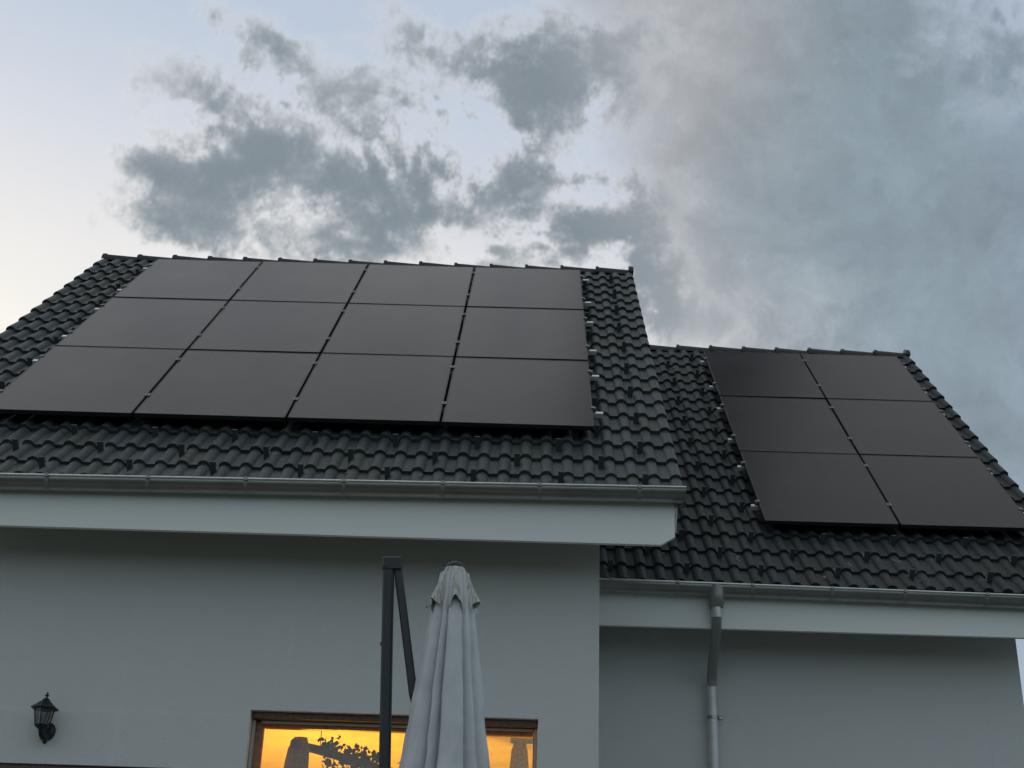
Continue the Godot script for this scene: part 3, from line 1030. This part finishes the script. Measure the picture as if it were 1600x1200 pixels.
func lantern(label: String, at: Vector3, turn: float) -> void:   # at: middle of the plate on the wall
	var t := thing("wall_lantern", label, "wall lamp", Transform3D(Basis(Vector3.UP, turn).scaled(Vector3.ONE * 0.94), at), "wall lanterns of the house")
	var c := Vector3(-0.012, 0.06, 0.13)
	var plate := start(true)
	var rows := []
	for e in [[0.0, 0.001], [0.05, 0.001], [0.054, 0.008], [0.045, 0.02], [0.02, 0.028], [0.0, 0.03]]:
		var r := []
		for k in 16:
			var a := TAU * k / 16
			r.append(Vector3(cos(a) * e[0], sin(a) * e[0] * 1.2 + 0.045, e[1]))
		rows.append(r)
	grid(plate, rows, false, true)
	part("wall_plate", done(plate), mats.lantern, t, Transform3D())
	var arm := start(true)
	tube(arm, [Vector3(0, 0.03, 0.02), Vector3(0, -0.005, 0.045), Vector3(-0.004, -0.012, 0.08), Vector3(-0.009, 0.002, 0.115), c + Vector3(0, -0.025, 0)], [0.026, 0.026, 0.024, 0.02, 0.02], 12)
	lathe(arm, [[0.0, -0.058], [0.014, -0.06], [0.018, -0.075], [0.01, -0.088], [0.0, -0.094]], 10, Vector3(0, 0.04, 0.045))
	part("arm", done(arm), mats.lantern, t, Transform3D())
	var base := start()
	lathe(base, [[0.0, 0.006], [0.052, 0.006], [0.054, 0.0], [0.045, -0.014], [0.022, -0.03], [0.0, -0.034]], 6, c + Vector3(0, -0.0, 0), PI / 6)
	part("base_dish", done(base), mats.lantern, t, Transform3D())
	var glass := start()
	lathe(glass, [[0.067, 0.112], [0.047, 0.008]], 6, c, PI / 6)
	part("glass", done(glass), mats.lantern_glass, t, Transform3D())
	var bars := start()
	for k in 6:
		var a := TAU * k / 6 + PI / 6
		tube(bars, [c + Vector3(cos(a) * 0.07, 0.114, sin(a) * 0.07), c + Vector3(cos(a) * 0.06, 0.06, sin(a) * 0.06), c + Vector3(cos(a) * 0.05, 0.004, sin(a) * 0.05)], 0.0042, 6)
	part("bars", done(bars), mats.lantern, t, Transform3D())
	var hood := start()
	lathe(hood, [[0.0, 0.196], [0.018, 0.192], [0.034, 0.172], [0.07, 0.142], [0.098, 0.124], [0.1, 0.115], [0.085, 0.116], [0.07, 0.112], [0.0, 0.112]], 6, c, PI / 6)
	var hd := part("hood", done(hood), mats.lantern, t, Transform3D())
	var fin := start(true)
	lathe(fin, [[0.0, 0.236], [0.008, 0.233], [0.0095, 0.227], [0.005, 0.22], [0.016, 0.214], [0.017, 0.21], [0.006, 0.204], [0.007, 0.192]], 10, c)
	part("finial", done(fin), mats.lantern, hd, Transform3D())
	var bulb := start(true)
	lathe(bulb, [[0.0, 0.07], [0.014, 0.066], [0.02, 0.052], [0.016, 0.034], [0.012, 0.02], [0.012, 0.006]], 12, c)
	part("bulb", done(bulb), mats.pale_rail, t, Transform3D())

# ------------------------------------------------------------------ parasol
func build_parasol() -> void:
	var pz := -7.4
	var foot := Vector3(-0.645, FLOOR_Y, pz)
	var t := thing("cantilever_parasol", "closed grey cantilever parasol with dark pole and folded arm, before the lit window", "parasol", Transform3D(Basis(), foot))
	var head := Vector3(-0.771, 2.655 + EYE, pz)
	var st := start(true)
	var up := (head - foot).normalized()
	var side := Vector3.RIGHT - up * up.x
	side = side.normalized()
	var f := Transform3D(Basis(side, up, side.cross(up)), foot)
	var len_ := (head - foot).length()
	st.set_smooth_group(-1)
	bevel_box(st, Vector3(-0.028, 0.02, -0.04), Vector3(0.028, len_ - 0.02, 0.04), 0.009, f)
	var pole := world_part("pole", done(st), mats.dark_metal, t)
	var cb := start()
	bevel_box(cb, Vector3(-0.031, len_ - 0.065, -0.043), Vector3(0.072, len_ + 0.012, 0.043), 0.008, f)
	bevel_box(cb, Vector3(-0.033, len_ - 0.052, -0.045), Vector3(0.0, len_ - 0.04, 0.045), 0.004, f)
	world_part("head_bracket", done(cb), mats.black, pole)
	var kn := start()
	bevel_box(kn, Vector3(-0.036, len_ - 0.47, -0.012), Vector3(-0.029, len_ - 0.45, 0.012), 0.002, f)
	world_part("bolt", done(kn), mats.black, pole)
	var a := Vector3(-0.722, 2.63 + EYE, pz)
	var b := Vector3(-0.588, 1.91 + EYE, pz + 0.02)
	var d := (a - b).normalized()
	var s2 := (Vector3.RIGHT - d * d.x).normalized()
	var af := Transform3D(Basis(s2, d, s2.cross(d)), b)
	var ar := start()
	bevel_box(ar, Vector3(-0.022, 0.0, -0.03), Vector3(0.022, (a - b).length(), 0.03), 0.008, af)
	# slanted lower end
	world_part("arm", done(ar), mats.dark_metal, t)
	var tip := start()
	var w0 := [af * Vector3(-0.02, 0.001, -0.028), af * Vector3(0.02, 0.001, -0.028), af * Vector3(0.02, 0.001, 0.028), af * Vector3(-0.02, 0.001, 0.028)]
	var w1: Vector3 = af * Vector3(-0.016, -0.07, 0.0)
	for k in 4:
		tri(tip, w0[(k + 1) % 4], w0[k], w1) if false else tri(tip, w0[k], w0[(k + 1) % 4], w1)
	world_part("arm_tip", done(tip), mats.dark_metal, t)
	var bs := start()
	bevel_box(bs, Vector3(-1.1, FLOOR_Y - 0.045, pz - 0.45), Vector3(-0.2, FLOOR_Y + 0.03, pz + 0.45), 0.015)
	world_part("base_plate", done(bs), mats.dark_metal, t)
	# closed canopy: a cone of cloth with deep pleats between six ribs
	var cx := -0.411
	var cz := pz + 0.03
	var wob := FastNoiseLite.new()
	wob.seed = 3
	wob.frequency = 1.2
	wob.fractal_octaves = 3
	# creases round the folded cloth: angle, depth, width, drift
	var creases := [[2.13, 0.5, 0.1, 1.0], [1.78, 0.46, 0.08, 0.7], [0.9, 0.36, 0.1, -1.0], [0.5, 0.3, 0.14, 0.5], [2.72, 0.28, 0.14, -0.6], [3.3, 0.3, 0.16, 1.0], [3.95, 0.3, 0.15, 0.4], [4.6, 0.3, 0.15, -1.0], [5.25, 0.3, 0.15, 1.0], [5.85, 0.3, 0.15, 0.3]]
	var can := start(true)
	var rows := []
	var top := 2.58
	var bottom := 0.75
	var N := 240
	for i in 90:
		var v := i / 89.0
		var y := lerpf(top, bottom, v)
		var R: float
		if y > 2.2:
			R = lerpf(0.138, 0.07, (y - 2.2) / 0.4)
		elif y > 1.5:
			R = lerpf(0.232, 0.138, (y - 1.5) / 0.7)
		else:
			R = lerpf(0.285, 0.232, (y - 0.75) / 0.75)
		var row := []
		for k in N:
			var th := TAU * k / N
			var drift := 0.10 * wob.get_noise_2d(y * 0.7, 4.0) + 0.05 * wob.get_noise_3d(cos(th), sin(th), y)
			var fold := 0.0
			for q in creases:
				var dd: float = wrapf(th - q[0] + drift * q[3], -PI, PI)
				var e: float = absf(dd) / q[2]
				fold = maxf(fold, q[1] * exp(-e * (0.75 if dd > 0 else 1.35)))
			var deep := lerpf(0.35, 1.0, smoothstep(0.0, 0.3, v))
			var r := R * (1.06 - deep * fold + 0.05 * wob.get_noise_3d(cos(th) * 1.5, sin(th) * 1.5, y * 1.6) + 0.035 * wob.get_noise_3d(cos(th) * 5.0 + 3.0, sin(th) * 5.0, y * 3.5))
			row.append(Vector3(cx + cos(th) * r - 0.004 * v, y + EYE, cz + sin(th) * r * 0.92))
		rows.append(row)
	grid(can, rows, true, true)
	var canopy := world_part("canopy", done(can), mats.canvas, t)
	# the vent cap hangs over it with a zigzag hem
	var cap := start(true)
	rows = []
	var inner := []
	for i in 22:
		var v := i / 21.0
		var row := []
		var in_row := []
		for k in N:
			var th := TAU * k / N
			var ph := 3.0 * (th - 1.42) + 0.35 * wob.get_noise_2d(cos(th), sin(th))
			var rib := pow(absf(cos(ph)), 2.8)                            # one on a rib
			var hem := lerpf(2.335, 2.415, rib) + 0.02 * wob.get_noise_2d(cos(th) * 4.0, sin(th) * 4.0 + 9.0)
			var y := lerpf(2.612, hem, v)
			var full := lerpf(0.1, 0.138, pow(rib, 1.2))
			var r := lerpf(0.052, full, pow(v, 0.85))
			r += 0.012 * v * pow(v, 3.0) * rib
			r += v * 0.009 * sin(ph * 5.0 + 2.0 * wob.get_noise_2d(cos(th) * 2.0, v)) + 0.006 * v * wob.get_noise_3d(cos(th) * 3.0, sin(th) * 3.0, y * 4.0)
			row.append(Vector3(cx + cos(th) * r, y + EYE, cz + sin(th) * r * 0.95))
			in_row.append(Vector3(cx + cos(th) * (r - 0.003), y + EYE, cz + sin(th) * (r - 0.003) * 0.95))
		rows.append(row)
		inner.append(in_row)
	grid(cap, rows, true, true)
	grid(cap, inner, false, true)
	cap.set_smooth_group(-1)
	grid(cap, [rows[21], inner[21]], true, true)
	world_part("vent_cap", done(cap), mats.cap_canvas, canopy)
	var knob := start(true)
	lathe(knob, [[0.0, 2.672], [0.03, 2.666], [0.046, 2.654], [0.052, 2.641], [0.05, 2.63], [0.0, 2.626]], 24, Vector3(cx, EYE - 0.022, cz))
	world_part("top_knob", done(knob), mats.black, t)

# ------------------------------------------------------------------ what is seen through the lit window
func build_indoors() -> void:
	# floor lamp that lights the room, below the window line
	var lx := Vector3(-1.55, FLOOR_Y, -11.9)
	var lamp := thing("floor_lamp", "glowing floor lamp standing inside the room behind the lit window", "lamp", Transform3D(Basis(), lx))
	var st := start(true)
	lathe(st, [[0.0, 1.0], [0.011, 1.0], [0.012, 0.03], [0.13, 0.02], [0.135, 0.0], [0.0, 0.0]], 20)
	part("stand", done(st), mats.black, lamp, Transform3D())
	var bl := start(true)
	var prof := []
	for k in 13:
		var a := PI * k / 12
		prof.append([0.13 * sin(a), 1.13 + 0.13 * cos(a)])
	lathe(bl, prof, 24)
	part("bulb_globe", done(bl), mats.bulb, lamp, Transform3D())
	var o := OmniLight3D.new()
	o.name = "lamp_light"
	o.light_color = lin(1.0, 0.55, 0.035)
	o.light_energy = 3.5
	o.light_size = 0.12
	o.omni_range = 14.0
	o.omni_attenuation = 2.0
	o.shadow_enabled = true
	lamp.add_child(o)
	o.position = Vector3(0, 1.13, 0)

	# beam on cords, with ivy
	var p0 := Vector3(-1.66, 2.33 + EYE, -10.35)
	var p1 := Vector3(-0.42, 2.33 + EYE, -12.1)
	var bt := thing("hanging_beam", "rough wooden beam hung on cords from the ceiling, seen through the left of the lit window", "beam", Transform3D(Basis(), p0))
	var wob := FastNoiseLite.new()
	wob.seed = 8
	wob.frequency = 3.0
	var bm := start(true)
	var pts := []
	var rad := []
	for k in 15:
		var f := k / 14.0
		pts.append(p0.lerp(p1, f) + Vector3(0, 0.006 * wob.get_noise_1d(f * 3.0), 0))
		rad.append(0.032 + 0.007 * wob.get_noise_1d(f * 2.0 + 7.0))
	tube(bm, pts, rad, 10)
	world_part("log", done(bm), mats.beam, bt)
	for f in [0.13, 0.72, 0.9]:
		var cd := start(true)
		var q := p0.lerp(p1, f)
		tube(cd, [q, q + Vector3(0, 0.2, 0), Vector3(q.x, FLOOR_Y + 2.499, q.z)], 0.0035, 6)
		world_part("cord", done(cd), mats.black, bt)
	var iv := thing("ivy_garland", "leafy ivy garland twined round the hanging beam in the lit window", "ivy", Transform3D(Basis(), p0 + Vector3(0.4, 0, -0.43)))
	var r := RandomNumberGenerator.new()
	r.seed = 6
	var lf := start()
	var stem := start(true)
	for spot in [[0.16, 30], [0.2, 60], [0.25, 70], [0.31, 60], [0.35, 90], [0.4, 60], [0.6, 60], [0.66, 80], [0.72, 60], [0.8, 70], [0.86, 60]]:
		var c := p0.lerp(p1, spot[0])
		var hang := c + Vector3(r.randf_range(-0.05, 0.05), -r.randf_range(0.22, 0.4), r.randf_range(-0.05, 0.05))
		tube(stem, [c + Vector3(0, 0.06, 0), c.lerp(hang, 0.5) + Vector3(r.randf_range(-0.03, 0.03), 0, 0), hang], 0.003, 5)
		for k in spot[1]:
			var f := r.randf()
			var p := (c + Vector3(0, 0.08, 0)).lerp(hang, f * f) + Vector3(r.randfn(0, 0.05), r.randfn(0, 0.025), r.randfn(0, 0.05))
			var bas := Basis(Vector3(r.randfn(), r.randfn(), r.randfn()).normalized(), r.randf() * TAU)
			var s := r.randf_range(0.014, 0.027)
			var e := []
			for g in [Vector3(0, -1.0, 0), Vector3(0.8, -0.3, 0.1), Vector3(0.55, 0.5, 0.0), Vector3(0, 1.3, -0.2), Vector3(-0.55, 0.5, 0), Vector3(-0.8, -0.3, 0.1)]:
				e.append(p + bas * (g * s))
			for g in range(1, 5):
				tri(lf, e[0], e[g], e[g + 1])
	var leaves := world_part("leaves", done(lf), mats.leaf, iv)
	leaves.set_meta("kind", "stuff")
	world_part("stems", done(stem), mats.leaf, iv)
	drape("curtain", "brown curtain gathered over the left end of the beam inside the window", Vector3(-1.62, 2.385 + EYE, -10.42), mats.drape, 0.062, -0.5, 2)
	drape("curtain", "grey gathered curtain hanging in the right end of the lit window", Vector3(-0.05, 2.44 + EYE, -10.5), mats.grey_drape, 0.05, -0.12, 5)
	var rd := thing("curtain_rod", "short curtain rod carrying the grey curtain in the right end of the window", "curtain rod", Transform3D(Basis(), Vector3(-0.1, 2.43 + EYE, -10.5)))
	var rs := start(true)
	tube(rs, [Vector3(-0.12, 2.43 + EYE, -10.5), Vector3(0.0, 2.43 + EYE, -10.5), Vector3(0.17, 2.43 + EYE, -10.5)], 0.022, 10)
	world_part("rod", done(rs), mats.grey_drape, rd)

func drape(called: String, label: String, at: Vector3, mat: Material, r0: float, lean: float, seed_: int) -> void:
	var t := thing(called, label, "curtain", Transform3D(Basis(), Vector3(at.x, FLOOR_Y, at.z)), "curtains inside the lit window")
	var wob := FastNoiseLite.new()
	wob.seed = seed_
	wob.frequency = 1.5
	var st := start(true)
	var rows := []
	for i in 26:
		var v := i / 25.0
		var y := lerpf(at.y, FLOOR_Y + 0.05, v)
		var row := []
		var grow := r0 * (1.0 + 2.2 * pow(v, 0.7)) * smoothstep(-0.03, 0.015, v)
		for k in 72:
			var th := TAU * k / 72
			var r := grow * (0.86 + 0.14 * sin(7.0 * th + 2.0 * wob.get_noise_2d(cos(th), sin(th))) + 0.1 * wob.get_noise_3d(cos(th), sin(th), v * 3.0))
			row.append(Vector3(at.x + cos(th) * r + lean * grow * 0.9 * pow(v, 0.5), y, at.z + sin(th) * r * 0.6))
		rows.append(row)
	grid(st, rows, true, true)
	var c: Vector3 = Vector3(at.x, at.y + 0.004, at.z)
	for k in 72:
		tri(st, c, rows[0][(k + 1) % 72], rows[0][k])
	world_part("cloth", done(st), mat, t)
